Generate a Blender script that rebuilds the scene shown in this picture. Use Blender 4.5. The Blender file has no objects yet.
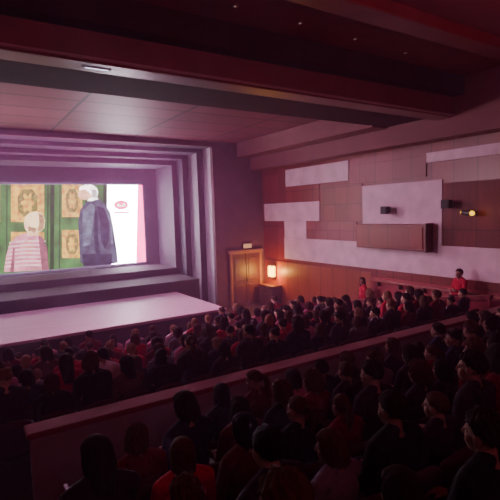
import bpy, bmesh, math, random
import numpy as np
from mathutils import Vector, Matrix
random.seed(7)
C = bpy.context.scene.collection
PI = math.pi
CZ = 3.7            # eye height above the flat floor by the door
# ------------------------------------------------------------------ camera
TH, PH, RO, F = math.radians(32.6), math.radians(4.8), math.radians(1.76), 455.0
Fh = Vector((math.sin(TH), math.cos(TH), 0)); Rh = Vector((math.cos(TH), -math.sin(TH), 0)); Up = Vector((0, 0, 1))
fwd = Fh*math.cos(PH) - Up*math.sin(PH); upc = Fh*math.sin(PH) + Up*math.cos(PH)
cr = Rh*math.cos(RO) - upc*math.sin(RO); cu = Rh*math.sin(RO) + upc*math.cos(RO)
cam = bpy.data.objects.new('camera', bpy.data.cameras.new('camera')); C.objects.link(cam)
cam.matrix_world = Matrix(((cr.x, cu.x, -fwd.x, 0), (cr.y, cu.y, -fwd.y, 0), (cr.z, cu.z, -fwd.z, CZ), (0, 0, 0, 1)))
cam.data.lens = 36*F/500; cam.data.sensor_width = 36; cam.data.clip_start = .02
bpy.context.scene.camera = cam
O = Vector((0, 0, CZ))
def ray(u, v): return fwd + cr*((u-250)/F) - cu*((v-250)/F)
def onX(u, v, X): d = ray(u, v); return O + d*(X/d.x)
def onY(u, v, Y): d = ray(u, v); return O + d*(Y/d.y)
def onZ(u, v, Z): d = ray(u, v); return O + d*((Z-CZ)/d.z)
# ------------------------------------------------------------------ materials
def nodes(name):
    m = bpy.data.materials.new(name); m.use_nodes = True
    nt = m.node_tree; return m, nt, nt.nodes['Principled BSDF']
def mat(name, col, rough=.7, scale=8, var=.25, bump=.0, objcol=False, stretch=None, metal=0, sheen=0, spec=.5):
    m, nt, b = nodes(name)
    tc = nt.nodes.new('ShaderNodeTexCoord'); mp = nt.nodes.new('ShaderNodeMapping'); nz = nt.nodes.new('ShaderNodeTexNoise')
    nt.links.new(tc.outputs['Object'], mp.inputs['Vector']); nt.links.new(mp.outputs['Vector'], nz.inputs['Vector'])
    nz.inputs['Scale'].default_value = scale; nz.inputs['Detail'].default_value = 5
    if stretch: mp.inputs['Scale'].default_value = stretch
    mx = nt.nodes.new('ShaderNodeMix'); mx.data_type = 'RGBA'; mx.blend_type = 'MULTIPLY'
    mx.inputs['Factor'].default_value = 1
    rp = nt.nodes.new('ShaderNodeValToRGB')
    rp.color_ramp.elements[0].position = .3; rp.color_ramp.elements[1].position = .7
    rp.color_ramp.elements[0].color = (1-var,)*3+(1,); rp.color_ramp.elements[1].color = (1, 1, 1, 1)
    nt.links.new(nz.outputs['Fac'], rp.inputs['Fac']); nt.links.new(rp.outputs['Color'], mx.inputs[7])
    if objcol:
        oi = nt.nodes.new('ShaderNodeObjectInfo'); nt.links.new(oi.outputs['Color'], mx.inputs[6])
    else: mx.inputs[6].default_value = tuple(col)+(1,)
    nt.links.new(mx.outputs[2], b.inputs['Base Color'])
    b.inputs['Roughness'].default_value = rough; b.inputs['Metallic'].default_value = metal; b.inputs['Specular IOR Level'].default_value = spec
    if sheen: b.inputs['Sheen Weight'].default_value = sheen
    if bump:
        bp = nt.nodes.new('ShaderNodeBump'); bp.inputs['Strength'].default_value = bump; bp.inputs['Distance'].default_value = .01
        nt.links.new(nz.outputs['Fac'], bp.inputs['Height']); nt.links.new(bp.outputs['Normal'], b.inputs['Normal'])
    return m
def emit(name, col, s, var=.15, scale=3):
    m, nt, b = nodes(name)
    nz = nt.nodes.new('ShaderNodeTexNoise'); nz.inputs['Scale'].default_value = scale
    tc = nt.nodes.new('ShaderNodeTexCoord'); nt.links.new(tc.outputs['Object'], nz.inputs['Vector'])
    mr = nt.nodes.new('ShaderNodeMapRange'); mr.inputs[1].default_value = .3; mr.inputs[2].default_value = .7; mr.inputs[3].default_value = s*(1-var); mr.inputs[4].default_value = s*(1+var)
    nt.links.new(nz.outputs['Fac'], mr.inputs[0]); nt.links.new(mr.outputs[0], b.inputs['Emission Strength'])
    b.inputs['Emission Color'].default_value = tuple(col)+(1,); b.inputs['Base Color'].default_value = (.02, .02, .02, 1); b.inputs['Roughness'].default_value = .8
    return m
def tiles(name, col, gap, sx, sy, rough=.5, offx=0, offy=0, axis='XY', w=.012, off=0.0, spec=.3, grain=0, alt=.72):
    m, nt, b = nodes(name)
    tc = nt.nodes.new('ShaderNodeTexCoord'); br = nt.nodes.new('ShaderNodeTexBrick'); mp = nt.nodes.new('ShaderNodeMapping')
    sp = nt.nodes.new('ShaderNodeSeparateXYZ'); cb = nt.nodes.new('ShaderNodeCombineXYZ')
    nt.links.new(tc.outputs['Object'], sp.inputs[0])
    nt.links.new(sp.outputs[axis[0]], cb.inputs['X']); nt.links.new(sp.outputs[axis[1]], cb.inputs['Y'])
    nt.links.new(cb.outputs[0], mp.inputs['Vector']); mp.inputs['Location'].default_value = (offx, offy, 0)
    nt.links.new(mp.outputs[0], br.inputs['Vector'])
    br.inputs['Scale'].default_value = 1; br.inputs['Brick Width'].default_value = sx; br.inputs['Row Height'].default_value = sy
    br.inputs['Mortar Size'].default_value = w; br.inputs['Mortar Smooth'].default_value = .2; br.offset = off
    br.inputs['Color1'].default_value = tuple(col)+(1,); br.inputs['Color2'].default_value = tuple(c*alt for c in col)+(1,)
    br.inputs['Mortar'].default_value = tuple(gap)+(1,)
    out = br.outputs['Color']
    if grain:
        nz = nt.nodes.new('ShaderNodeTexNoise'); nz.inputs['Scale'].default_value = 2.5; nz.inputs['Detail'].default_value = 6
        m2 = nt.nodes.new('ShaderNodeMapping'); m2.inputs['Scale'].default_value = (6, 6, .7)
        nt.links.new(tc.outputs['Object'], m2.inputs['Vector']); nt.links.new(m2.outputs[0], nz.inputs['Vector'])
        mr = nt.nodes.new('ShaderNodeMapRange'); mr.inputs[3].default_value = 1-grain; mr.inputs[4].default_value = 1+grain*.3
        nt.links.new(nz.outputs['Fac'], mr.inputs[0])
        mx = nt.nodes.new('ShaderNodeVectorMath'); mx.operation = 'SCALE'
        nt.links.new(out, mx.inputs[0]); nt.links.new(mr.outputs[0], mx.inputs['Scale']); out = mx.outputs[0]
    nt.links.new(out, b.inputs['Base Color']); b.inputs['Roughness'].default_value = rough; b.inputs['Specular IOR Level'].default_value = spec
    return m
M = dict(
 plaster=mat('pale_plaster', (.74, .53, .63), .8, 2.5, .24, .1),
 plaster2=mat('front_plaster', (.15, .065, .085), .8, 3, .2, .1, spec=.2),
 portal=mat('portal_paint', (.56, .46, .58), .7, 3, .12), portalmid=mat('portal_dim_paint', (.26, .20, .27), .7, 3, .12), portaldark=mat('portal_shade_paint', (.05, .03, .062), .7, 3, .12), gap=mat('portal_step_shade', (.035, .021, .044), .8, 3, .12), lintel=mat('lintel_paint', (.05, .036, .07), .8, 3, .12),  # gap puts shade into the colour of the step faces
 black=mat('stage_black', (.035, .022, .046), .75, 6, .3), tier=mat('tier_carpet', (.025, .013, .032), .85, 6, .3),
 wood=tiles('brown_wood', (.25, .036, .032), (.07, .013, .013), .62, 3.1, .33, axis='YZ', w=.014, grain=.5, spec=.4),
 wooddark=tiles('dark_brown_wood', (.18, .022, .022), (.055, .009, .009), .62, 3.1, .5, axis='YZ', w=.014, grain=.55, spec=.2),
 wood2=tiles('red_wood_squares', (.29, .044, .044), (.08, .016, .018), .55, .55, .33, axis='YZ', grain=.4, spec=.4),
 woodpink=tiles('pale_wood_squares', (.36, .11, .115), (.13, .04, .045), .6, .5, .4, axis='YZ', grain=.35),
 woodbox=tiles('box_wood', (.28, .042, .034), (.08, .016, .014), .7, 3.1, .33, axis='YZ', w=.014, grain=.5, spec=.4),
 wains=tiles('orange_wood', (.36, .075, .035), (.12, .025, .015), .62, 3.1, .4, axis='YZ', w=.014, grain=.4),
 redwall=mat('red_wainscot', (.36, .027, .05), .6, 5, .3), ledge=mat('ledge_wood', (.34, .08, .06), .4, 5, .3), counterwood=mat('counter_wood', (.13, .03, .02), .5, 4, .4),
 door=mat('door_wood', (.13, .03, .018), .45, 3, .45, .05, stretch=(9, 1, 1)),
 doorframe=mat('door_frame_wood', (.36, .15, .075), .5, 3, .3), bracketwood=mat('bracket_wood', (.10, .03, .02), .5, 3, .3),
 ceilfar=tiles('ceiling_panels', (.20, .034, .058), (.012, .003, .005), 2.6, 1.1, .55, w=.04, off=.0, alt=.7),
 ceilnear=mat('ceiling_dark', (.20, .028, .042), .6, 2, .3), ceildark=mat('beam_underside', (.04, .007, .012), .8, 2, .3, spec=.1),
 beam=mat('beam_paint', (.20, .038, .048), .4, 2, .3), highlight=mat('highlight_paint', (.42, .22, .26), .3, 2, .2),
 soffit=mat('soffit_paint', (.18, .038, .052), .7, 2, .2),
 floor=mat('carpet', (.05, .008, .016), .95, 40, .4, .3),
 sidewall=mat('side_wall', (.2, .07, .06), .7, 3, .3),
 deck=mat('stage_boards', (.60, .38, .52), .55, 3, .25, .02, stretch=(.4, 8, 1)),
 velvet=mat('red_velvet', (.19, .010, .022), .85, 60, .3, .2, sheen=.08),
 parapet=mat('parapet_panel', (.25, .165, .195), .7, 4, .25),
 seat=mat('seat_velvet', (.05, .005, .012), .9, 50, .35, .2, sheen=.05),
 seatmetal=mat('seat_frame', (.03, .025, .025), .5, 10, .2, metal=.6),
 seatwood=mat('armrest_wood', (.05, .02, .015), .5, 5, .4),
 skin=mat('skin', (1, 1, 1), .65, 20, .12, objcol=True, spec=.25),
 eye=mat('eye_dark', (.02, .015, .012), .25, 5, .1), lip=mat('lips', (.3, .09, .08), .5, 10, .1),
 cloth=mat('cloth', (1, 1, 1), .95, 45, .3, .3, objcol=True, spec=.15),
 hair=mat('hair', (1, 1, 1), .85, 40, .5, .5, objcol=True, stretch=(1, 1, .12), spec=.15),
 shoe=mat('shoe', (.03, .03, .035), .6, 10, .2),
 plastic=mat('black_plastic', (.012, .012, .014), .5, 20, .3), grille=mat('grille', (.02, .02, .022), .7, 90, .6, .4),
 steel=mat('steel', (.35, .33, .33), .35, 10, .2, metal=1), ringpaint=mat('ring_paint', (.12, .05, .06), .5, 10, .2),
 lampglow=emit('warm_glow', (1, .46, .055), 12, .1), yellowglow=emit('yellow_glow', (1, .50, .02), 2.2, .1),
 signglow=emit('sign_glow', (1, .42, .22), .8, .1), stripglow=emit('strip_glow', (.8, .7, 1), 2.2, .1), spotglow=emit('spot_glow', (1, .55, .5), .25, .1),
)
# ------------------------------------------------------------------ helpers
def obj(name, bm, m, parent=None, smooth=False, loc=None):
    me = bpy.data.meshes.new(name); bmesh.ops.recalc_face_normals(bm, faces=bm.faces); bm.to_mesh(me); bm.free()
    return link(name, me, m, parent, smooth, loc)
def link(name, me, m, parent=None, smooth=False, loc=None):
    if m is not None and len(me.materials) == 0:
        for x in (m if isinstance(m, (list, tuple)) else [m]): me.materials.append(x)
    if smooth:
        for p in me.polygons: p.use_smooth = True
    o = bpy.data.objects.new(name, me); C.objects.link(o)
    if parent: o.parent = parent
    if loc is not None: o.location = loc
    return o
def thing(name, label, cat, loc=(0, 0, 0), rz=0, group=None):
    o = bpy.data.objects.new(name, None); C.objects.link(o); o.empty_display_size = .1
    o.location = loc; o.rotation_euler = (0, 0, rz); o['label'] = label; o['category'] = cat
    if group: o['group'] = group
    return o
def struct(name, bm, m):
    o = obj(name, bm, m); o['kind'] = 'structure'; return o
def box(bm, x0, x1, y0, y1, z0, z1, bev=0, seg=2):
    r = bmesh.ops.create_cube(bm, size=1)
    vs = r['verts']
    for v in vs: v.co = Vector(((x0+x1)/2+v.co.x*(x1-x0), (y0+y1)/2+v.co.y*(y1-y0), (z0+z1)/2+v.co.z*(z1-z0)))
    if bev:
        es = list({e for v in vs for e in v.link_edges})
        bmesh.ops.bevel(bm, geom=es, offset=bev, segments=seg, profile=.5, affect='EDGES')
    return bm
def B(*a, **k): return box(bmesh.new(), *a, **k)
def droop(bm, s=.006):                       # beams dip very slightly towards the right wall
    for v in bm.verts: v.co.z -= s*v.co.x
    return bm
def frame_of(d):
    d = d.normalized(); a = Vector((1, 0, 0)) if abs(d.x) < .9 else Vector((0, 1, 0))
    x = d.cross(a).normalized(); return x, d.cross(x).normalized(), d
def capsule(bm, p0, p1, r0, r1, n=12, k=4):
    p0, p1 = Vector(p0), Vector(p1); x, y, d = frame_of(p1-p0)
    rings = [(p0, r0, -PI/2*(1-i/k)) for i in range(1, k+1)] + [(p1, r1, PI/2*i/k) for i in range(0, k)]
    a = bm.verts.new(p0-d*r0); b = bm.verts.new(p1+d*r1); prev = None; first = None
    for c, r, an in rings:
        cur = [bm.verts.new(c + d*r*math.sin(an) + (x*math.cos(2*PI*j/n)+y*math.sin(2*PI*j/n))*r*math.cos(an)) for j in range(n)]
        if prev is None:
            for j in range(n): bm.faces.new((a, cur[(j+1) % n], cur[j]))
        else:
            for j in range(n): bm.faces.new((prev[j], prev[(j+1) % n], cur[(j+1) % n], cur[j]))
        prev = cur
    for j in range(n): bm.faces.new((prev[j], prev[(j+1) % n], b))
def ellipsoid(bm, mtx, r):
    g = bmesh.ops.create_uvsphere(bm, u_segments=20, v_segments=14, radius=1)
    for v in g['verts']: v.co = mtx @ Vector((v.co.x*r[0], v.co.y*r[1], v.co.z*r[2]))
def cyl(bm, p0, p1, r0, r1=None, n=20):
    r1 = r0 if r1 is None else r1
    p0, p1 = Vector(p0), Vector(p1); x, y, d = frame_of(p1-p0)
    A = [bm.verts.new(p0+(x*math.cos(2*PI*j/n)+y*math.sin(2*PI*j/n))*r0) for j in range(n)]
    Bv = [bm.verts.new(p1+(x*math.cos(2*PI*j/n)+y*math.sin(2*PI*j/n))*r1) for j in range(n)]
    for j in range(n): bm.faces.new((A[j], A[(j+1) % n], Bv[(j+1) % n], Bv[j]))
    bm.faces.new(A[::-1]); bm.faces.new(Bv); return bm
def evalmesh(me, mods):
    o = bpy.data.objects.new('tmp', me); C.objects.link(o)
    for t, kw in mods:
        md = o.modifiers.new('m', t)
        for k, v in kw.items(): setattr(md, k, v)
    dg = bpy.context.evaluated_depsgraph_get(); dg.update()
    out = bpy.data.meshes.new_from_object(o.evaluated_get(dg)); bpy.data.objects.remove(o); return out
# ------------------------------------------------------------------ the setting
RX, FY, LX, BY = 10.4, 15.2, -5.1, -4.0
ZC, ZN = CZ+2.64, CZ+2.9
def fz(y): return 0 if y >= 10 else (10-y)*.172
NR = [(3.95, .82), (3.23, 1.04), (2.51, 1.24), (1.79, 1.47), (1.07, 1.71)]      # row position, floor level
prof = [(-4, 2.05), (-.4, 2.05), (-.4, 1.88), (.66, 1.88), (.66, 1.71)]
for (y, z), (y2, z2) in zip(NR[::-1], NR[-2::-1]+[(5.79, fz(4.87))]):
    e = (y+y2)/2-.05 if y2 < 5 else 4.87
    prof += [(e, z), (e, z2)]
prof += [(10, 0), (19.4, 0)]
bm = bmesh.new()
pv = [[bm.verts.new((x, y, z)) for (y, z) in prof] for x in (LX, RX)]
for i in range(len(prof)-1): bm.faces.new((pv[0][i], pv[1][i], pv[1][i+1], pv[0][i+1]))
struct('floor', bm, M['floor'])
struct('wall_left', B(LX-.2, LX, BY, FY+.2, -.1, ZN+.2), M['sidewall'])
struct('wall_back', B(LX, RX, BY-.2, BY, -.1, ZN+.2), M['sidewall'])
wr = struct('wall_right', B(RX, RX+.2, BY, FY+.2, -.1, ZN+.2), M['wood'])
ce = struct('ceiling', B(LX, RX, BY, 6.5, ZN, ZN+.15), M['ceilnear'])
obj('far_panels', B(LX, RX, 8.45, 19.4, ZC, ZC+.1), M['ceilfar'], ce)
struct('trim_1', droop(B(LX, RX, 6.5, 6.95, CZ+2.10, ZN+.4, bev=.03)), M['beam'])
struct('trim_10', droop(B(LX, RX, 6.455, 6.51, CZ+2.13, CZ+2.165, bev=.012)), M['highlight'])  # thin paler strip put in to draw a highlight along the beam edge
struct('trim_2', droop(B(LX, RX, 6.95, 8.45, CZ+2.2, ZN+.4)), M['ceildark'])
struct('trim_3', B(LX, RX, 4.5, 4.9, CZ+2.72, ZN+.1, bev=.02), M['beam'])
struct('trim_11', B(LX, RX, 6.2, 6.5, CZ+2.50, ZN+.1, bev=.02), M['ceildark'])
# stepped soffit along the right wall
struct('trim_4', B(9.85, RX, BY, FY, CZ+1.62, ZN+.1), M['soffit'])
struct('trim_5', B(9.25, 9.85, 8.4, FY, CZ+2.1, ZN+.1), M['soffit'])
# front wall beside the stage opening, portal frames receding to the screen
PX = 8.19; MX = 2.65
def mir(x): return 2*MX-x
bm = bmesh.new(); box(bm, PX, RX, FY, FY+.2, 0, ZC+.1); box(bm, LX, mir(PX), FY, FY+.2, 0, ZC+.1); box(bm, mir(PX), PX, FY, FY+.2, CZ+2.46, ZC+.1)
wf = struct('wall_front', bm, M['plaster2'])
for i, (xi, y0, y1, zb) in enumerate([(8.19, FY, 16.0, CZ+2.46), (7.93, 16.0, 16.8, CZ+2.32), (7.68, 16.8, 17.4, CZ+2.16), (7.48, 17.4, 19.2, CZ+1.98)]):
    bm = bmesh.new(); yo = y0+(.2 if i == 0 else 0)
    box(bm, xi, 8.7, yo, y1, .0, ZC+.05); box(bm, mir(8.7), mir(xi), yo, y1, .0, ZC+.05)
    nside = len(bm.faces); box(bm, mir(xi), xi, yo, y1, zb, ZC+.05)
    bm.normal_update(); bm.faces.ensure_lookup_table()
    for k, f in enumerate(bm.faces): f.material_index = 1 if f.normal.y < -.5 else (0 if k < nside else 2)  # room-facing step faces painted dark, as if unlit by the screen
    struct('trim_%d' % (6+i if i < 3 else 12), bm, [M[('portal', 'portalmid', 'lintel', 'portaldark')[i]], M['gap'], M['lintel']])  # light falloff put into the paint: bright outer frame, dark inner recess
struct('wall_stage', B(mir(8.7), 8.7, 19.4, 19.6, 0, ZC+.1), M['black'])
# panels on the right wall (pixel survey projected onto the wall plane)
def wallpanel(name, u0, u1, vt, vb, m, th):
    a = onX(u0, vt, RX); b = onX(u0, vb, RX); y1 = onX(u1, vt, RX).y
    g = .002 if m is M['plaster'] else .008
    return obj(name, B(RX-th, RX+.02, y1+g, a.y-g, b.z+g, a.z-g, bev=.006), m, wr)
WP = [('plaster_panel', 286, 349, 170, 187, 'plaster', .04), ('plaster_panel', 264.9, 320, 204, 221, 'plaster', .04), ('wood_panel', 286, 320, 187.5, 203.5, 'wood2', .03),
      ('plaster_panel', 285, 540, 237.5, 258.5, 'plaster', .045), ('plaster_panel', 363, 443, 186, 243, 'plaster', .038),
      ('plaster_panel', 427, 520, 153, 163, 'plaster', .04), ('plaster_panel', 285, 307, 221, 237.5, 'plaster', .04),
      ('wood_panel', 264.9, 285, 176, 203, 'woodbox', .03), ('wood_panel', 320, 363, 187, 222, 'wood2', .03),
      ('wood_panel', 307, 357, 221, 238.5, 'woodpink', .03), ('wood_panel', 349, 427, 166, 184, 'wood', .03),
      ('wood_panel', 443, 540, 183, 246, 'wooddark', .03), ('wood_panel', 264.9, 372, 259, 300, 'wains', .03), ('wood_panel', 372, 540, 276, 300, 'redwall', .04)]
for n, u0, u1, vt, vb, m, th in WP: wallpanel(n, u0, u1, vt, vb, M[m], th)
# door in the front wall
a = onY(229, 252, FY); b = onY(262, 305, FY)
dx0, dx1, dz1 = a.x, b.x, a.z
dr = bpy.data.objects.new('door_1', None); C.objects.link(dr); dr['kind'] = 'structure'; dr.location = ((dx0+dx1)/2, FY, 0)
def part(name, bm, m, par, smooth=False):
    bmesh.ops.translate(bm, verts=bm.verts, vec=-par.matrix_basis.translation if par.parent is None else Vector()); return obj(name, bm, m, par, smooth)
bm = bmesh.new(); box(bm, dx0, dx0+.1, FY-.08, FY+.02, 0, dz1, .01); box(bm, dx1-.1, dx1, FY-.08, FY+.02, 0, dz1, .01); box(bm, dx0-.06, dx1+.06, FY-.1, FY+.02, dz1-.1, dz1+.04, .01)
part('door_frame', bm, M['doorframe'], dr)
xm = (dx0+dx1)/2
for s, (p, q) in ((1, (dx0+.1, xm-.02)), (-1, (xm+.02, dx1-.1))):
    bm = bmesh.new(); box(bm, p, q, FY-.04, FY+.01, .01, dz1-.1)
    for z0, z1 in ((.15, .85), (1.0, dz1-.25)):
        box(bm, p+.09, q-.09, FY-.06, FY-.03, z0, z1, .015)
    lf = part('door_leaf', bm, M['door'], dr)
    hx = q-.05 if s == 1 else p+.05
    bm = bmesh.new(); cyl(bm, (hx, FY-.04, 1.02), (hx, FY-.1, 1.02), .012); cyl(bm, (hx, FY-.1, .94), (hx, FY-.1, 1.14), .014)
    bmesh.ops.translate(bm, verts=bm.verts, vec=-dr.location); obj('handle', bm, M['steel'], lf)
# sign above the door
a = onY(242, 243.5, FY); b = onY(251, 248, FY)
t = thing('exit_sign', 'small dimly lit sign on the wall above the double door', 'sign', (a.x, FY-.07, b.z))
obj('housing', B(0, b.x-a.x, 0, .07, 0, a.z-b.z, bev=.01), M['plastic'], t)
obj('lit_face', B(.02, b.x-a.x-.02, -.006, .005, .02, a.z-b.z-.02), M['signglow'], t)
# ------------------------------------------------------------------ stage and screen
ZS = CZ-2.8
t = thing('stage', 'wide pale boarded stage with black tiers under the screen', 'stage', (MX, 11.55, 0))
def tp(name, bm, m, par, smooth=False):
    bmesh.ops.translate(bm, verts=bm.verts, vec=-par.location); return obj(name, bm, m, par, smooth)
bm = B(mir(6.5), 6.5, 11.5, FY-.01, ZS-.08, ZS, bev=.02); tp('deck', bm, M['deck'], t)
tp('fascia', B(mir(6.45), 6.45, 11.56, FY-.02, .0, ZS-.08), M['black'], t)
tp('tier', B(mir(7.44), 7.44, FY+.0, 17.09, 0.02, CZ-2.42, bev=.01), M['tier'], t)
tp('tier', B(mir(7.44), 7.44, 17.11, 19.15, 0.02, CZ-2.17, bev=.01), M['tier'], t)
tp('tier_edge', B(mir(7.44), 7.44, FY-.03, FY+.01, CZ-2.45, CZ-2.415), M['lintel'], t)
SY = 19.2
sc = thing('cinema_screen', 'large bright cinema screen showing a film scene above the stage', 'screen', (MX, SY, CZ-2.03))
z0, z1 = CZ-.1058*SY, CZ+.0673*SY; sx1 = onY(144, 225, SY).x; sx0 = mir(sx1)
tp('screen_mask', B(mir(7.44), 7.44, SY+.05, SY+.1, z0-.15, CZ+2.1), M['black'], sc)
G = 5.2
tp('screen_surface', B(sx0, sx1, SY, SY+.04, z0, z1), emit('film_white', (1, .82, 1), 30, .1, .6), sc)
def flat(name, pts, m, k, par=sc, smoothpts=False):
    bm = bmesh.new(); vs = []
    for u, v in pts:
        p = onY(u, v, SY) ; p.y = SY-.004*k; p.x = max(sx0, min(sx1, p.x)); p.z = max(z0, min(z1, p.z)); vs.append(bm.verts.new(p))
    f = bm.faces.new(vs); bmesh.ops.triangulate(bm, faces=[f]); bmesh.ops.translate(bm, verts=bm.verts, vec=-sc.location)
    return obj(name, bm, m, par)
def oval(cx, cy, rx, ry, n=24): return [(cx+rx*math.cos(2*PI*i/n), cy+ry*math.sin(2*PI*i/n)) for i in range(n)]
def fe(n, c, s, v, sc_): return emit(n, c, s*G, v, sc_)
eG = fe('film_green', (.045, .13, .03), .48, .5, 1.6); eGd = fe('film_dark_green', (.010, .034, .010), .5, .3, 3); eT = fe('film_tan', (.58, .26, .045), .62, .55, 5); eTd = fe('film_tan_dark', (.17, .13, .03), .55, .55, 8)
eSuit = fe('film_suit', (.05, .05, .085), .45, .55, 3); eSuitD = fe('film_suit_dark', (.013, .013, .028), .5, .5, 4); eSuitL = fe('film_suit_light', (.105, .105, .165), .5, .5, 4); eSkin = fe('film_skin', (.80, .36, .25), .6, .35, 6)
eWh = fe('film_white_hair', (.95, .78, .78), 1.0, .5, 14); eWhd = fe('film_white_hair_shade', (.5, .36, .40), .5, .4, 14); eBl = fe('film_blond_hair', (.95, .60, .36), .6, .5, 14); eBld = fe('film_blond_hair_shade', (.44, .23, .11), .4, .4, 14); eSw = fe('film_sweater', (.60, .19, .27), .48, .45, 3)
eSwD = fe('film_sweater_shade', (.28, .08, .12), .4, .4, 4); eSw2 = fe('film_sweater_stripe', (.82, .42, .50), .52, .4, 5); ePk = fe('film_pink', (1, .06, .30), 1.4, .15, 2); eRd = fe('film_red', (.9, .02, .14), 1.0, .15, 4)
D = flat('projected_door', [(-60, 170), (106, 170), (106, 280), (-60, 280)], eG, 1)
for p in ([(11, 184), (44, 184), (44, 222), (11, 222)], [(62, 184), (82, 184), (82, 217), (62, 217)], [(62, 230), (82, 230), (82, 258), (62, 258)], [(-40, 184), (0, 184), (0, 222), (-40, 222)], [(11, 232), (44, 232), (44, 262), (11, 262)]):
    flat('projected_panel', p, eT, 2, D)
    cx, cy = (p[0][0]+p[1][0])/2, (p[0][1]+p[2][1])/2; w, h = (p[1][0]-p[0][0])/2, (p[2][1]-p[0][1])/2
    flat('projected_panel_centre', [(cx-w*.6, cy-h*.35), (cx-w*.3, cy-h*.72), (cx+w*.3, cy-h*.72), (cx+w*.6, cy-h*.35), (cx+w*.6, cy+h*.35), (cx+w*.3, cy+h*.72), (cx-w*.3, cy+h*.72), (cx-w*.6, cy+h*.35)], eTd, 3, D)
    flat('projected_panel_ornament', [(cx+w*.32*(1+.35*math.cos(6*a))*math.cos(a), cy+h*.45*(1+.3*math.cos(6*a))*math.sin(a)) for a in [2*PI*i/36 for i in range(36)]], eT, 4, D)
for u in (6, 47, 59, 85): flat('projected_door_edge', [(u, 180), (u+1.2, 180), (u+1.2, 272), (u, 272)], eGd, 3, D)
flat('projected_door_edge', [(50, 180), (54, 180), (54, 272), (50, 272)], eGd, 3, D)
flat('projected_door_edge', [(103, 180), (107, 180), (107, 272), (103, 272)], eGd, 3, D)
flat('projected_border', [(137, 170), (150, 170), (150, 280), (137, 280)], ePk, 2)
e = flat('projected_emblem', oval(121, 205, 7, 4.5), eRd, 2)
flat('projected_emblem_letter', [(116, 206), (118, 203), (121, 205.5), (124, 202.5), (126, 206), (121, 207)], eWh, 3, e)
flat('projected_caption', [(114, 212), (129, 211.5), (129, 213), (114, 213.5)], eRd, 2)
m_ = flat('projected_person', [(80, 262), (80, 240), (78, 222), (80, 210), (86, 202), (92, 199), (98, 199), (105, 204), (110, 212), (113, 226), (115, 240), (117, 252), (118, 263), (100, 266), (88, 266)], eSuit, 4)
flat('collar', [(87, 201), (90, 197), (96, 196.5), (98, 199), (92, 201)], eWh, 5, m_)
flat('face', [(78, 194), (80, 188), (88, 186), (93, 192), (91, 198), (85, 200), (80, 199), (77.5, 196)], eSkin, 6, m_)
flat('hair', [(79, 190), (80, 186.5), (85, 184.6), (92, 185), (96.5, 188), (98, 193), (96, 198), (92, 197), (89, 192), (84, 189.5)], eWh, 7, m_)
flat('hair_shade', [(92, 190), (96, 189.5), (97, 194), (95, 198), (92, 196.5)], eWhd, 8, m_)
flat('sleeve', [(97, 206), (104, 208), (109, 222), (109, 240), (105, 250), (101, 240), (100, 222)], eSuitD, 5, m_)
flat('jacket_light', [(83, 210), (90, 204), (95, 205), (93, 222), (90, 245), (83, 246), (82, 225)], eSuitL, 5, m_)
flat('jacket_light', [(104, 206), (108, 211), (112, 226), (113, 244), (111, 244), (110, 224)], eSuitL, 6, m_)
flat('jacket_fold', [(95, 210), (97, 210), (98, 240), (101, 262), (97, 262), (94, 238)], eSuitD, 6, m_)
flat('trousers', [(82, 254), (112, 254), (112, 272), (84, 272)], eSuitD, 5, m_)
b_ = flat('projected_person', [(4, 272), (6, 256), (10, 243), (17, 236), (26, 233), (36, 233), (43, 238), (47, 248), (49, 272)], eSw, 4)
for k in range(7): flat('sweater_stripe', [(9.5-k*.8, 242+k*4), (26, 240.2+k*4), (45+k*.5, 240.5+k*4), (45.5+k*.5, 241.8+k*4), (26, 241.6+k*4), (9-k*.8, 243.4+k*4)], eSw2, 5, b_)
flat('sweater_shade', [(38, 235), (43, 238), (47, 248), (49, 272), (42, 272), (41, 250)], eSwD, 6, b_)
flat('sweater_shade', [(13, 248), (15, 248), (14, 272), (10, 272)], eSwD, 6, b_)
flat('neck', [(27, 230), (38, 230), (38, 236), (27, 236)], eSkin, 5, b_)
flat('hair', [(24, 224), (25, 217), (30, 212.5), (36, 211.5), (42, 214), (45, 220), (44, 228), (40, 232), (37, 231), (34, 234), (31, 231.5), (28, 232), (25, 229)], eBl, 6, b_)
flat('hair_shade', [(38, 213), (42, 214.5), (44.5, 220), (43.5, 228), (40, 231.5), (37, 230), (40, 222)], eBld, 7, b_)
flat('hair_shade', [(28, 226), (36, 228), (36, 231), (34, 233.5), (31, 231), (28, 231.5)], eBld, 7, b_)
flat('ear', oval(25.5, 226, 1.3, 2.3, 12), eSkin, 7, b_)
# ------------------------------------------------------------------ parapets
RY = 4.87
t = thing('parapet', 'long low partition with red velvet rail dividing the seating', 'partition', (.45, RY, .66))
tp('parapet_panel', B(.45, RX-.02, RY-.05, RY+.05, .82, 1.55, bev=.008), M['parapet'], t)
bm = B(.42, RX-.02, RY-.065, RY+.22, 1.525, CZ-2.11, bev=.025, seg=4); tp('rail', bm, M['velvet'], t)
t = thing('side_parapet', 'low sloping red partition beside the aisle along the right wall', 'partition', (9.6, 7.6, fz(7.6)))
def slope(x0, x1, y0, y1, h0, h1):
    bm = bmesh.new(); vs = [bm.verts.new((x, y, fz(y)+h)) for x in (x0, x1) for y in (y0, y1) for h in (h0, h1)]
    for f in ((0, 1, 3, 2), (4, 6, 7, 5), (0, 4, 5, 1), (2, 3, 7, 6), (0, 2, 6, 4), (1, 5, 7, 3)): bm.faces.new([vs[i] for i in f])
    return bm
tp('parapet_panel', slope(9.57, 9.63, 5.4, 10.0, .0, .86), M['redwall'], t); tp('rail', slope(9.53, 9.67, 5.38, 10.02, .86, .95), M['velvet'], t)
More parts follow.
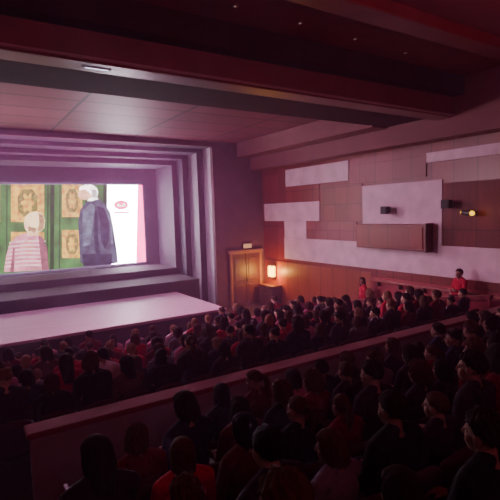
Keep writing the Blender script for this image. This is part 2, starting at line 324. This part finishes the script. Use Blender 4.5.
# ------------------------------------------------------------------ things on the right wall
def on_wall(u, v): return onX(u, v, RX-.03)
def speaker(u, v, label):
    p = on_wall(u, v); t = thing('wall_speaker', label, 'loudspeaker', p, 0, 'loudspeakers on the right wall'); t.scale = (.68,)*3
    bm = B(-.44, -.14, -.17, .17, -.16, .16, bev=.02)
    for vv in bm.verts:
        if vv.co.x > -.3: vv.co.y *= .75; vv.co.z *= .85
    obj('cabinet', bm, M['plastic'], t); obj('grille', B(-.452, -.436, -.145, .145, -.135, .135, bev=.004), M['grille'], t)
    bm = bmesh.new(); cyl(bm, (-.16, 0, 0), (0, 0, 0), .025); box(bm, -.03, .01, -.06, .06, -.08, .08, .004); obj('bracket', bm, M['steel'], t)
speaker(390.5, 210, 'black wall loudspeaker over the projecting brown wooden box')
speaker(452, 204, 'black wall loudspeaker nearest the lit yellow spotlight')
p = on_wall(475, 213); sp_ = p.copy(); t = thing('wall_spotlight', 'small spotlight with yellow glowing lens on brown wall panel', 'lamp', p)
bm = bmesh.new(); cyl(bm, (-.2, 0, 0), (0, 0, 0), .018); box(bm, -.02, .015, -.05, .05, -.07, .07, .004); obj('bracket', bm, M['plastic'], t)
bm = bmesh.new(); cyl(bm, (-.2, .2, .02), (-.24, -.06, -.0), .05, .085); obj('housing', bm, M['plastic'], t)
bm = bmesh.new(); ellipsoid(bm, Matrix.Translation((-.245, -.075, -.0)), (.085, .05, .06)); obj('lens', bm, M['yellowglow'], t, True)
bm = bmesh.new(); ellipsoid(bm, Matrix.Translation((-.2, .215, .02)), (.03, .03, .04)); obj('rear_lamp', bm, M['yellowglow'], t, True)
a = onX(357, 224, RX-.3); b = onX(357, 247, RX-.3); y1 = onX(426, 228, RX-.3).y
t = thing('wall_box', 'wide brown wooden box projecting from the pale wall', 'box', (RX-.04, (a.y+y1)/2, b.z))
L = (a.y-y1)/2; H = a.z-b.z
obj('body', B(-.30, 0, -L, L, 0, H, bev=.015), M['wood'], t)
obj('front_panel', B(-.318, -.295, -L+.06, L-.06, .07, H-.07, bev=.01), M['woodbox'], t)
obj('side_bracket', B(-.31, 0, -L-.03, -L+.01, -.03, H+.03, bev=.008), M['bracketwood'], t)
# ledge under the pale band
a = onX(372, 279, RX-.04); b = onX(530, 279, RX-.04)
t = thing('wall_ledge', 'long red brown wooden ledge along the wall under the pale band', 'ledge', (RX-.035, (a.y+b.y)/2, a.z-.03))
L = (a.y-b.y)/2
obj('shelf', B(-.16, 0, -L, L, 0, .06, bev=.012), M['ledge'], t)
for k in range(6): obj('bracket', B(-.12, 0, -L+.3+k*(2*L-.6)/5-.02, -L+.3+k*(2*L-.6)/5+.02, -.14, 0.005, bev=.006), M['bracketwood'], t)
# glowing lamp by the door corner and the counter below it
lp = onX(274, 271, RX-.04); t = thing('wall_lantern', 'bright orange glowing lantern on the wall beside the double door', 'lamp', lp)
obj('backplate', B(-.03, .015, -.15, .15, -.23, .23, bev=.01), M['bracketwood'], t)
obj('glass', B(-.20, -.03, -.15, .15, -.21, .21, bev=.04, seg=3), M['lampglow'], t, True)
obj('top_cap', B(-.16, 0, -.12, .12, .21, .24, bev=.01), M['bracketwood'], t); obj('bottom_cap', B(-.16, 0, -.12, .12, -.24, -.21, bev=.01), M['bracketwood'], t)
t = thing('counter', 'low wooden counter in the corner under the glowing lantern', 'counter', (10.12, lp.y, 0))
obj('body', B(-.20, .23, -.5, .45, .06, .80, bev=.01), M['counterwood'], t); obj('plinth', B(-.16, .23, -.46, .42, 0, .06), M['bracketwood'], t)
obj('top', B(-.24, .235, -.54, .48, .80, .84, bev=.012), M['counterwood'], t)
for s in (-1, 1): 
    d_ = obj('door', B(-.215, -.19, -.025+s*.225-.21, -.025+s*.225+.21, .12, .76, bev=.008), M['counterwood'], t)
    bm = bmesh.new(); ellipsoid(bm, Matrix.Translation((-.23, -.025+s*.05, .5)), (.018, .018, .018)); obj('knob', bm, M['steel'], d_, True)
# glowing beam strip and ceiling downlights
ORD = 'first second third fourth fifth sixth seventh eighth ninth tenth eleventh twelfth thirteenth fourteenth fifteenth sixteenth seventeenth eighteenth nineteenth twentieth'.split()
a = onY(96, 57, 6.72)
t = thing('glow_strip', 'short pale glowing strip under the ceiling beam', 'lamp', (a.x, 6.72, CZ+2.103-.006*a.x))
obj('housing', B(-.2, .2, -.04, .04, -.012, .02, bev=.004), M['ringpaint'], t); obj('glow_bar', B(-.16, .16, -.014, .014, -.018, -.01, bev=.003), M['stripglow'], t)  # pale emissive strip on the underside of the beam
for i, (u, v) in enumerate([(300, 22), (355, 38), (405, 52), (235, 5)]):
    a = onZ(u, v, ZN); t = thing('downlight', 'tiny recessed ceiling light, %s from the left of its row' % ORD[[1, 2, 3, 0][i]], 'lamp', (a.x, a.y, ZN), 0, 'ceiling downlights')
    bm = bmesh.new(); cyl(bm, (0, 0, -.02), (0, 0, .0), .045, .06); obj('trim_ring', bm, M['ringpaint'], t)
    bm = bmesh.new(); cyl(bm, (0, 0, -.024), (0, 0, -.018), .022); obj('bulb', bm, M['spotglow'], t)
# ------------------------------------------------------------------ people
def hand(P, w, d, n, s):
    w, d, n, s = Vector(w), Vector(d).normalized(), Vector(n).normalized(), Vector(s).normalized()
    for i in range(4):
        k = w + d*.082 + s*(1.5-i)*.022
        P.append(('c', w+d*.015+s*(1.5-i)*.012, k, .0155, .0125, 'skin'))
        l = (.038, .043, .040, .031)[i]
        j = k + (d*.9+n*.35).normalized()*l; e = j + (d*.55+n*.8).normalized()*l*.85
        P.append(('c', k, j, .0095, .0088, 'skin')); P.append(('c', j, e, .0088, .0078, 'skin'))
    q = w+d*.03+s*.026; r = q+(d*.6+s*.75+n*.2).normalized()*.038
    P.append(('c', q, r, .013, .010, 'skin')); P.append(('c', r, r+(d*.9+s*.25+n*.4).normalized()*.03, .010, .0085, 'skin'))
def headprims(P, Mh):
    def e(c, r, rx=0): P.append(('e', Mh @ Matrix.Translation(c), r, 'skin'))
    e((0, -.012, .035), (.077, .096, .087)); e((0, .03, -.045), (.056, .064, .072)); e((0, .045, -.085), (.035, .038, .03))
    e((0, .066, .022), (.052, .024, .018)); e((.04, .052, -.03), (.024, .026, .03)); e((-.04, .052, -.03), (.024, .026, .03))
    for s in (-1, 1): e((s*.077, -.004, -.01), (.011, .024, .034))
    P.append(('c', Mh @ Vector((0, .088, .012)), Mh @ Vector((0, .106, -.026)), .009, .013, 'skin'))
    P.append(('c', Mh @ Vector((-.018, .086, -.06)), Mh @ Vector((.018, .086, -.06)), .009, .009, 'skin'))
def make_body(hy=0, hp=0, hr=0, lean=0, side=0, arms=('lap', 'lap'), standing=False, sleeve='top', hood=False):
    P = []
    if standing: zp = .94
    else: zp = .545
    c = lambda x, y, z: Vector((x+side*(z-zp)*.6, y+lean*(z-zp), z))
    o = zp-.545
    P.append(('e', Matrix.Translation((0, -.0, zp)), (.165, .115, .115), 'bottom'))
    P.append(('e', Matrix.Translation(c(0, -.015, .70+o)), (.150, .110, .16), 'top'))
    P.append(('e', Matrix.Translation(c(0, -.03, .87+o)), (.175, .115, .16), 'top'))
    P.append(('c', c(-.15, -.035, .975+o), c(.15, -.035, .975+o), .064, .064, 'top'))
    for s in (-1, 1): P.append(('c', c(s*.03, -.035, 1.05+o), c(s*.15, -.035, .985+o), .046, .058, 'top'))
    P.append(('c', c(0, -.035, 1.0+o), c(0, -.012, 1.11+o), .056, .052, 'skin'))
    if hood:
        for k in range(5): P.append(('c', c(-.10+.05*k, -.10-.012*(2-abs(k-2)), 1.02+o), c(-.07+.035*k, -.12-.015*(2-abs(k-2)), .93+o), .035, .03, 'top'))
    Mh = Matrix.Translation(c(0, .0, 1.165+o)) @ Matrix.Rotation(hy, 4, 'Z') @ Matrix.Rotation(hp, 4, 'X') @ Matrix.Rotation(hr, 4, 'Y')
    headprims(P, Mh)
    for s, a in zip((-1, 1), arms):
        sh = c(s*.182, -.035, .968+o)
        if a == 'lap': el, wr = c(s*.225, .03, .70+o), Vector((s*.14, .25, .635)); d, n, sd = (-s*.35, 1, -.12), (0, -.1, -1), (-s, -.3, 0)
        elif a == 'rest': el, wr = c(s*.245, -.02, .70+o), Vector((s*.255, .2, .685)); d, n, sd = (-s*.05, 1, -.1), (0, 0, -1), (-s, 0, 0)
        elif a == 'chin': el, wr = c(s*.18, .19, .73+o), Mh @ Vector((s*.05, .07, -.2)); d, n, sd = (-s*.05, .12, 1), (-s*.3, -1, 0), (-s, 0, .3)
        elif a == 'hang': el, wr = Vector((s*.235, -.03, 1.09)), Vector((s*.245, .06, .85)); d, n, sd = (0, .15, -1), (-s, 0, 0), (0, 1, 0)
        elif a == 'fold': el, wr = Vector((s*.24, .02, 1.09)), Vector((s*.02, .2, 1.10+.05*s)); d, n, sd = (-s, .1, .05), (0, -1, 0), (0, .2, 1)
        P.append(('c', sh, el, .058, .047, 'top')); P.append(('c', el, wr, .046, .032, sleeve)); P.append(('c', wr, wr+Vector(d).normalized()*.03, .024, .022, 'skin'))
        hand(P, wr+Vector(d).normalized()*.012, d, n, sd)
    for s in (-1, 1):
        if standing:
            hip, kn, an = Vector((s*.085, 0, .90)), Vector((s*.095, .015, .50)), Vector((s*.1, -.02, .1))
        else:
            hip, kn, an = Vector((s*.09, .02, .532)), Vector((s*.12, .43, .53)), Vector((s*.12, .42, .11))
        P.append(('c', hip, kn, .088, .06, 'bottom')); P.append(('c', kn, kn.lerp(an, .35), .058, .056, 'bottom')); P.append(('c', kn.lerp(an, .35), an, .056, .042, 'bottom'))
        P.append(('c', an+Vector((0, -.02, -.055)), an+Vector((s*.02, .15, -.062)), .044, .036, 'shoe')); P.append(('c', an+Vector((0, 0, -.0)), an+Vector((0, .0, -.05)), .042, .04, 'shoe'))
    bm = bmesh.new()
    for p in P:
        if p[0] == 'c': capsule(bm, *p[1:5])
        else: ellipsoid(bm, p[1], p[2])
    bmesh.ops.recalc_face_normals(bm, faces=bm.faces)
    me = bpy.data.meshes.new('raw'); bm.to_mesh(me); bm.free()
    me = evalmesh(me, [('REMESH', dict(mode='VOXEL', voxel_size=.0075)), ('SMOOTH', dict(factor=.5, iterations=4))])
    nf = len(me.polygons); ct = np.empty(nf*3, np.float32); me.polygons.foreach_get('center', ct); ct = ct.reshape(-1, 3).astype(float)
    best = np.full(nf, 1e9); lab = np.zeros(nf, int); names = ['skin', 'top', 'bottom', 'shoe']
    for p in P:
        if p[0] == 'c':
            a, b = np.array(p[1]), np.array(p[2]); ab = b-a; tt = np.clip(((ct-a)@ab)/(ab@ab), 0, 1)
            dd = np.linalg.norm(ct-(a+tt[:, None]*ab), axis=1)-(p[3]+(p[4]-p[3])*tt); l = p[5]
        else:
            mi = np.array(p[1].inverted()); lo = ct@mi[:3, :3].T+mi[:3, 3]; dd = (np.linalg.norm(lo/np.array(p[2]), axis=1)-1)*min(p[2]); l = p[3]
        k = dd < best; best[k] = dd[k]; lab[k] = names.index(l)
    mi = np.array(Mh.inverted()); hl = ct@mi[:3, :3].T+mi[:3, 3]
    for m in (M['skin'], M['eye'], M['lip']): me.materials.append(m)
    mid = np.zeros(nf, int)
    for s in (-1, 1): mid[(np.abs(hl[:, 0]-s*.03)/.015)**2+((hl[:, 2]+.002)/.008)**2+((hl[:, 1]-.08)/.04)**2 < 1] = 1
    mid[(np.abs(hl[:, 0]) < .024) & (np.abs(hl[:, 2]+.06) < .009) & (hl[:, 1] > .075) & (hl[:, 1] < .11)] = 2
    me.polygons.foreach_set('material_index', mid.astype(np.int32))
    me.polygons.foreach_set('use_smooth', np.ones(nf, bool))
    out = dict(body=me, Mh=Mh)
    for nm, li, th, mm, sx in (('top', 1, .008, 'cloth', 0), ('trousers', 2, .006, 'cloth', 0), ('shoe_l', 3, .004, 'shoe', -1), ('shoe_r', 3, .004, 'shoe', 1)):
        sel = lab == li
        if sx: sel = sel & (ct[:, 0]*sx > 0)
        bm = bmesh.new(); bm.from_mesh(me); bm.faces.ensure_lookup_table(); bm.normal_update()
        for v in bm.verts: v.co += v.normal*th
        bmesh.ops.delete(bm, geom=[bm.faces[i] for i in np.where(~sel)[0]], context='FACES')
        m2 = bpy.data.meshes.new(nm); bm.to_mesh(m2); bm.free(); m2.materials.clear(); m2.materials.append(M[mm])
        m2.polygons.foreach_set('material_index', np.zeros(len(m2.polygons), np.int32)); out[nm] = m2
    return out
def make_hair(style):
    bm = bmesh.new(); nc, nr = 96, 26; R = (.087, .106, .098); c0 = Vector((0, -.014, .036))
    length = dict(bob=.13, long=.30, curly=.10, wavy=.22).get(style, 0); puff = dict(short=1.03, crop=.96, bob=1.08, long=1.06, tail=.97, bun=.98, curly=1.16, tousled=1.08, wavy=1.10)[style]
    rg = random.Random(len(style)*7+ord(style[0])); ph0 = [rg.uniform(0, 6) for _ in range(8)]
    cols = []
    for j in range(nc):
        th = 2*PI*j/nc
        back = -math.sin(th)                     # 1 at back, -1 at front
        if back < -.3: ph = 60 + (back+1)/.7*22
        else: ph = 82 + (back+.3)/1.3*(34 if style in ('tail', 'bun') else 52)
        ph = math.radians(ph + 3*math.sin(th*9) + (4*math.sin(th*17+1) if style in ('tousled', 'short') else 0)); col = []
        dn = length*max(0, min(1, (back+.55)/.5)) if length else 0
        if dn: dn *= 1+.07*math.sin(th*14+ph0[0])+.06*math.sin(th*27+ph0[1])
        for i in range(nr+1):
            q = i/nr
            if dn and q > .6:
                f = math.radians(93); ext = (q-.6)/.4*dn
            else:
                f = (q/.6*math.radians(93) if dn else q*ph); ext = 0
            g = f+ext*8
            rid = 1+.012*math.sin(th*19+2*math.sin(f*3))+.012*math.sin(th*43+1.3+f*4)+.03*math.sin(th*3+ph0[2])*math.sin(f*2+ph0[3])+.02*math.sin(th*6+g*3+ph0[4])
            if style == 'short': rid += .03*math.sin(th*7+f*6)*math.sin(f)
            if style == 'curly': rid += .05*math.sin(th*13+2)*math.sin(g*11)+.03*math.sin(th*23+g*9)
            if style == 'tousled': rid += .05*math.sin(th*5+g*5)*math.sin(f*2.5)+.03*math.sin(th*13-g*8)
            if style == 'wavy': rid += .022*math.sin(g*7+th*2)+.02*math.sin(th*14+g*3)
            rr = puff*rid*(1+(.06*math.sin(min(1, ext/.12)*PI) - .35*max(0, ext-.16) if ext else 0))
            zz = rid if style in ('curly', 'tousled', 'short', 'wavy') else 1
            x = math.sin(f)*math.cos(th)*R[0]*rr; y = math.sin(f)*math.sin(th)*R[1]*rr; z = math.cos(f)*R[2]*(puff if f < 1.5 else 1)*(zz if i > 1 else 1)
            if ext: y -= ext*.12
            col.append(bm.verts.new(c0+Vector((x, y, z-ext))))
        cols.append(col)
    for j in range(nc):
        a, b = cols[j], cols[(j+1) % nc]
        for i in range(nr): bm.faces.new((a[i], a[i+1], b[i+1], b[i]))
    bmesh.ops.remove_doubles(bm, verts=bm.verts, dist=.0004)
    bmesh.ops.recalc_face_normals(bm, faces=bm.faces)
    me = bpy.data.meshes.new('hair'); bm.to_mesh(me); bm.free()
    me = evalmesh(me, [('SOLIDIFY', dict(thickness=.012, offset=-1)), ('SUBSURF', dict(levels=1))])
    bm = bmesh.new(); bm.from_mesh(me)
    if style == 'tail':
        pts = [Vector((0, -.10, .06)), Vector((0, -.155, .045)), Vector((.004, -.175, -.02)), Vector((.008, -.165, -.1)), Vector((.01, -.15, -.19))]; rs = [.022, .032, .036, .03, .008]
        for k in range(4): capsule(bm, pts[k], pts[k+1], rs[k], rs[k+1], 18)
    if style == 'bun':
        for k in range(7):
            a = k*2*PI/7; capsule(bm, (math.cos(a)*.022, -.085+math.sin(a)*.014, .115+.008*math.sin(3*a)), (math.cos(a+.9)*.022, -.085+math.sin(a+.9)*.014, .118), .026, .024, 14)
    me.clear_geometry(); bm.to_mesh(me); bm.free(); me.materials.append(M['hair'])
    me.polygons.foreach_set('use_smooth', np.ones(len(me.polygons), bool)); return me
HAIR = {s: make_hair(s) for s in ('short', 'crop', 'bob', 'long', 'tail', 'bun', 'curly', 'tousled', 'wavy')}
r = math.radians
BOD = [make_body(0, r(-3), 0, 0, 0, ('lap', 'lap')), make_body(r(14), 0, r(3), .03, .05, ('rest', 'lap'), hood=True), make_body(r(22), r(-6), 0, .12, -.06, ('lap', 'chin')), make_body(r(8), r(2), r(-6), -.02, 0, ('lap', 'lap')), make_body(r(-18), r(-4), r(5), .05, -.03, ('lap', 'lap'), hood=True)]
STAND = [make_body(r(55), 0, 0, 0, 0, ('hang', 'hang'), True), make_body(r(20), 0, 0, 0, 0, ('fold', 'fold'), True)]
SKIN = [(.46, .24, .18), (.38, .19, .14), (.50, .29, .22), (.25, .12, .08)]
HCOL = {'dark-haired': (.019, .010, .009), 'brown-haired': (.07, .030, .018), 'light-haired': (.24, .12, .075), 'black-haired': (.008, .006, .006)}
TCOL = {'dark': (.03, .017, .03), 'black': (.010, .009, .012), 'red': (.46, .02, .055), 'dark red': (.15, .009, .02), 'grey': (.15, .12, .16), 'pink': (.60, .20, .33), 'white': (.70, .54, .62), 'navy': (.024, .020, .06), 'brown': (.10, .036, .03)}
STY = {'short': 'short', 'crop': 'cropped', 'bob': 'bobbed', 'long': 'long', 'tail': 'ponytailed', 'bun': 'bunned', 'curly': 'curly', 'tousled': 'tousled', 'wavy': 'wavy'}
def person(loc, body, style, hc, tc, sk, label, scale=1, rz=0, group=None, skin_dim=1.0):
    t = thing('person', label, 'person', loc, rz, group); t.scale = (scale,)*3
    o = link('body', body['body'], None, t); o.color = tuple(x*skin_dim for x in SKIN[sk])+(1,)  # factor below one paints dimmer light into the skin colour
    o = link('top', body['top'], None, t); o.color = TCOL[tc]+(1,)
    o = link('trousers', body['trousers'], None, t); o.color = random.choice([(.02, .025, .05), (.015, .015, .015), (.05, .04, .035)])+(1,)
    link('shoe', body['shoe_l'], None, t); link('shoe', body['shoe_r'], None, t)
    h = link('hair', HAIR[style], None, t); h.matrix_local = body['Mh']; h.color = HCOL[hc]+(1,)
    return t
# ------------------------------------------------------------------ theatre seats
bm = B(-.235, .235, -.045, .045, 0, .45, bev=.035, seg=4)
bmesh.ops.subdivide_edges(bm, edges=[e for e in bm.edges if abs(e.verts[0].co.x-e.verts[1].co.x) > .2], cuts=5)
for v in bm.verts: v.co.y += -.05+.9*v.co.x**2; v.co.y -= (v.co.z)*.12; v.co.z -= 1.2*v.co.x**2*(v.co.z > .3)
S_back = bpy.data.meshes.new('backrest'); bmesh.ops.recalc_face_normals(bm, faces=bm.faces); bm.to_mesh(S_back); bm.free(); S_back.materials.append(M['seat'])
bm = B(-.225, .225, -.17, .27, .33, .435, bev=.035, seg=4); S_cush = bpy.data.meshes.new('cushion'); bm.to_mesh(S_cush); bm.free(); S_cush.materials.append(M['seat'])
bm = B(-.025, .025, -.18, .2, .59, .625, bev=.012, seg=3); S_arm = bpy.data.meshes.new('armrest'); bm.to_mesh(S_arm); bm.free(); S_arm.materials.append(M['seatwood'])
bm = bmesh.new(); box(bm, -.018, .018, -.1, .08, .02, .60, .006); box(bm, -.022, .022, -.16, .16, 0, .025, .005)
S_std = bpy.data.meshes.new('stand'); bm.to_mesh(S_std); bm.free(); S_std.materials.append(M['seatmetal'])
for m_e in (S_back, S_cush, S_arm):
    for p in m_e.polygons: p.use_smooth = True
def seat(loc, label, group):
    t = thing('theatre_seat', label, 'seat', loc, 0, group); t.scale = (.84, .88, .88)
    link('backrest', S_back, None, t, loc=(0, -.17, .40)); link('seat_cushion', S_cush, None, t)
    for s in (-1, 1): link('armrest', S_arm, None, t, loc=(s*.255, 0, 0)); link('stand', S_std, None, t, loc=(s*.255, 0, 0))
    return t
# far stalls beyond the rail
rows = [5.75+.68*i for i in range(8)]
for ri, Y in enumerate(rows):
    n = 20 if ri < 7 else 8
    for k in range(n):
        X = 9.2 - k*.465 - (ri % 2)*.2
        z = fz(Y)
        seat((X, Y, z), 'dark red theatre seat, %s from right wall, %s row beyond red rail' % (ORD[k], ORD[ri]), 'seats beyond the red rail')
        if random.random() < .02: continue
        st = random.choice(['short', 'tousled', 'crop', 'bob', 'long', 'tail', 'bun', 'wavy', 'curly', 'bob']); hc = random.choice(['dark-haired', 'dark-haired', 'brown-haired', 'black-haired', 'brown-haired', 'light-haired'])
        tc = random.choice(['dark', 'dark', 'black', 'red', 'navy', 'grey', 'pink', 'brown', 'dark', 'dark red', 'white', 'pink', 'red'])
        if ri == 0 and tc in ('pink', 'white', 'red'): tc = 'dark'
        person((X+random.uniform(-.02, .02), Y+random.uniform(-.02, .05), z), random.choice(BOD), st, hc, tc, random.choice([0, 0, 1, 2, 3]),
               '%s person in %s top, %s seat from right wall, %s row beyond rail' % (hc, tc, ORD[k], ORD[ri]), random.uniform(.78, .98), random.uniform(-.15, .15), 'audience beyond the red rail')
# near rows behind the rail
xs = [[.85, 1.29]+[1.73+.44*k for k in range(15)], [.56, 1.01, 1.46]+[1.9+.44*k for k in range(11)], [.57, 1.08, 1.52]+[1.96+.44*k for k in range(8)], [.30, .76, 1.22, 1.66, 2.1, 2.54, 2.98, 3.42], [.38, .85, 1.36, 1.87, 2.34]]
empty = {(0, 0), (0, 1), (1, 0), (3, 0), (4, 0)}
special = {(2, 0): ('long', 'dark-haired', 'dark', .93), (3, 1): ('tousled', 'brown-haired', 'dark red', .80), (3, 2): ('short', 'black-haired', 'dark', .90), (2, 1): ('bob', 'brown-haired', 'red', .82), (3, 3): ('bob', 'brown-haired', 'grey', .78),
           (3, 4): ('short', 'dark-haired', 'black', .88), (4, 1): ('tousled', 'brown-haired', 'dark', .88), (4, 2): ('bob', 'dark-haired', 'brown', .76), (4, 3): ('tousled', 'dark-haired', 'black', .84), (4, 4): ('short', 'dark-haired', 'black', .76), (0, 5): ('bob', 'dark-haired', 'pink', .86), (1, 5): ('curly', 'brown-haired', 'dark red', .86), (2, 4): ('tail', 'brown-haired', 'dark red', .80), (1, 7): ('tousled', 'brown-haired', 'grey', .88)}
sty = ['short', 'bob', 'tousled', 'wavy', 'crop', 'tail', 'curly', 'long', 'tousled', 'bun', 'bob']; hcs = ['dark-haired', 'black-haired', 'dark-haired', 'brown-haired', 'brown-haired']; tcs = ['dark', 'navy', 'black', 'dark', 'brown', 'dark', 'dark red', 'black']
for ri, ((Y, z), L) in enumerate(zip(NR, xs)):
    rw = ORD[ri]
    for k, X in enumerate(L):
        seat((X, Y, z), 'dark red theatre seat, %s from the aisle, %s row behind red rail' % (ORD[k], rw), 'seats behind the red rail')
        if (ri, k) in empty: continue
        d = special.get((ri, k)) or (sty[(k*4+ri*2) % 11], hcs[(k*2+ri) % 5], tcs[(k*3+ri*3) % 8], random.uniform(.78, .95))
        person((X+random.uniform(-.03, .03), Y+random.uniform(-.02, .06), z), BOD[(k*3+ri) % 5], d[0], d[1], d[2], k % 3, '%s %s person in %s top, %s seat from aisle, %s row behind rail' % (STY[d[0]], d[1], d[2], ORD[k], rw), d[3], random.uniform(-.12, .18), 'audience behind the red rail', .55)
# two attendants standing by the right wall
person((10.0, 9.5, fz(9.5)), STAND[0], 'long', 'dark-haired', 'red', 1, 'standing person in red top by the wall beyond the brown box', .93, r(60), None, .8)
person((10.0, 6.4, fz(6.4)), STAND[1], 'short', 'dark-haired', 'red', 1, 'standing person in red top by the wall below the yellow spotlight', .93, r(70), None, .8)
# ------------------------------------------------------------------ light
def lamp(kind, loc, energy, col, target=None, size=1, sizey=None, **kw):
    l = bpy.data.lights.new('lamp', kind); l.energy = energy; l.color = col
    o = bpy.data.objects.new('light_'+kind.lower(), l); C.objects.link(o); o.location = loc
    if kind == 'AREA':
        l.shape = 'RECTANGLE'; l.size = size; l.size_y = sizey or size
    else: l.shadow_soft_size = size
    if target: o.rotation_euler = (Vector(target)-Vector(loc)).to_track_quat('-Z', 'Y').to_euler()
    for k, v in kw.items(): setattr(l, k, v)
    return o
lamp('SPOT', (-4.2, 14.0, 4.6), 2500, (1, .58, .79), (10.4, 9.7, 4.7), .5, spot_size=r(50), spot_blend=.4)  # added unseen spot that brightens the right wall and soffit
lamp('AREA', (MX, 14.6, 6.0), 160, (1, .48, .84), (MX, 13.4, .9), 6, .5)  # added unseen light that washes the stage deck pink
lamp('AREA', (3.5, 14.9, 6.0), 185, (1, .34, .66), (6.0, 9.0, 1.0), 7, .4, spread=r(85))  # added unseen light that rims the audience heads
lamp('AREA', (3.5, 1.0, 5.0), 115, (1, .20, .29), (3.5, 1.3, 6.5), 10, .4)  # added unseen uplight that lifts the dark near ceiling
lamp('AREA', (2.0, -3.6, 5.9), 70, (1, .23, .36), (5, 8, 1.8), 8, 1.0)  # added fill light behind the camera so the crowd reads
lamp('POINT', (lp.x-.36, lp.y-.12, lp.z-.05), 95, (1, .45, .08), None, .1)
lamp('POINT', (sp_.x-.36, sp_.y-.15, sp_.z), 2.5, (1, .5, .1), None, .05)
w = bpy.data.worlds.new('world'); bpy.context.scene.world = w; w.use_nodes = True
w.node_tree.nodes['Background'].inputs[0].default_value = (.3, .1, .25, 1); w.node_tree.nodes['Background'].inputs[1].default_value = .05
vs = w.node_tree.nodes.new('ShaderNodeVolumeScatter'); vs.inputs['Color'].default_value = (.95, .43, .90, 1); vs.inputs['Density'].default_value = .0095; vs.inputs['Anisotropy'].default_value = .3
w.node_tree.links.new(vs.outputs[0], w.node_tree.nodes['World Output'].inputs['Volume'])
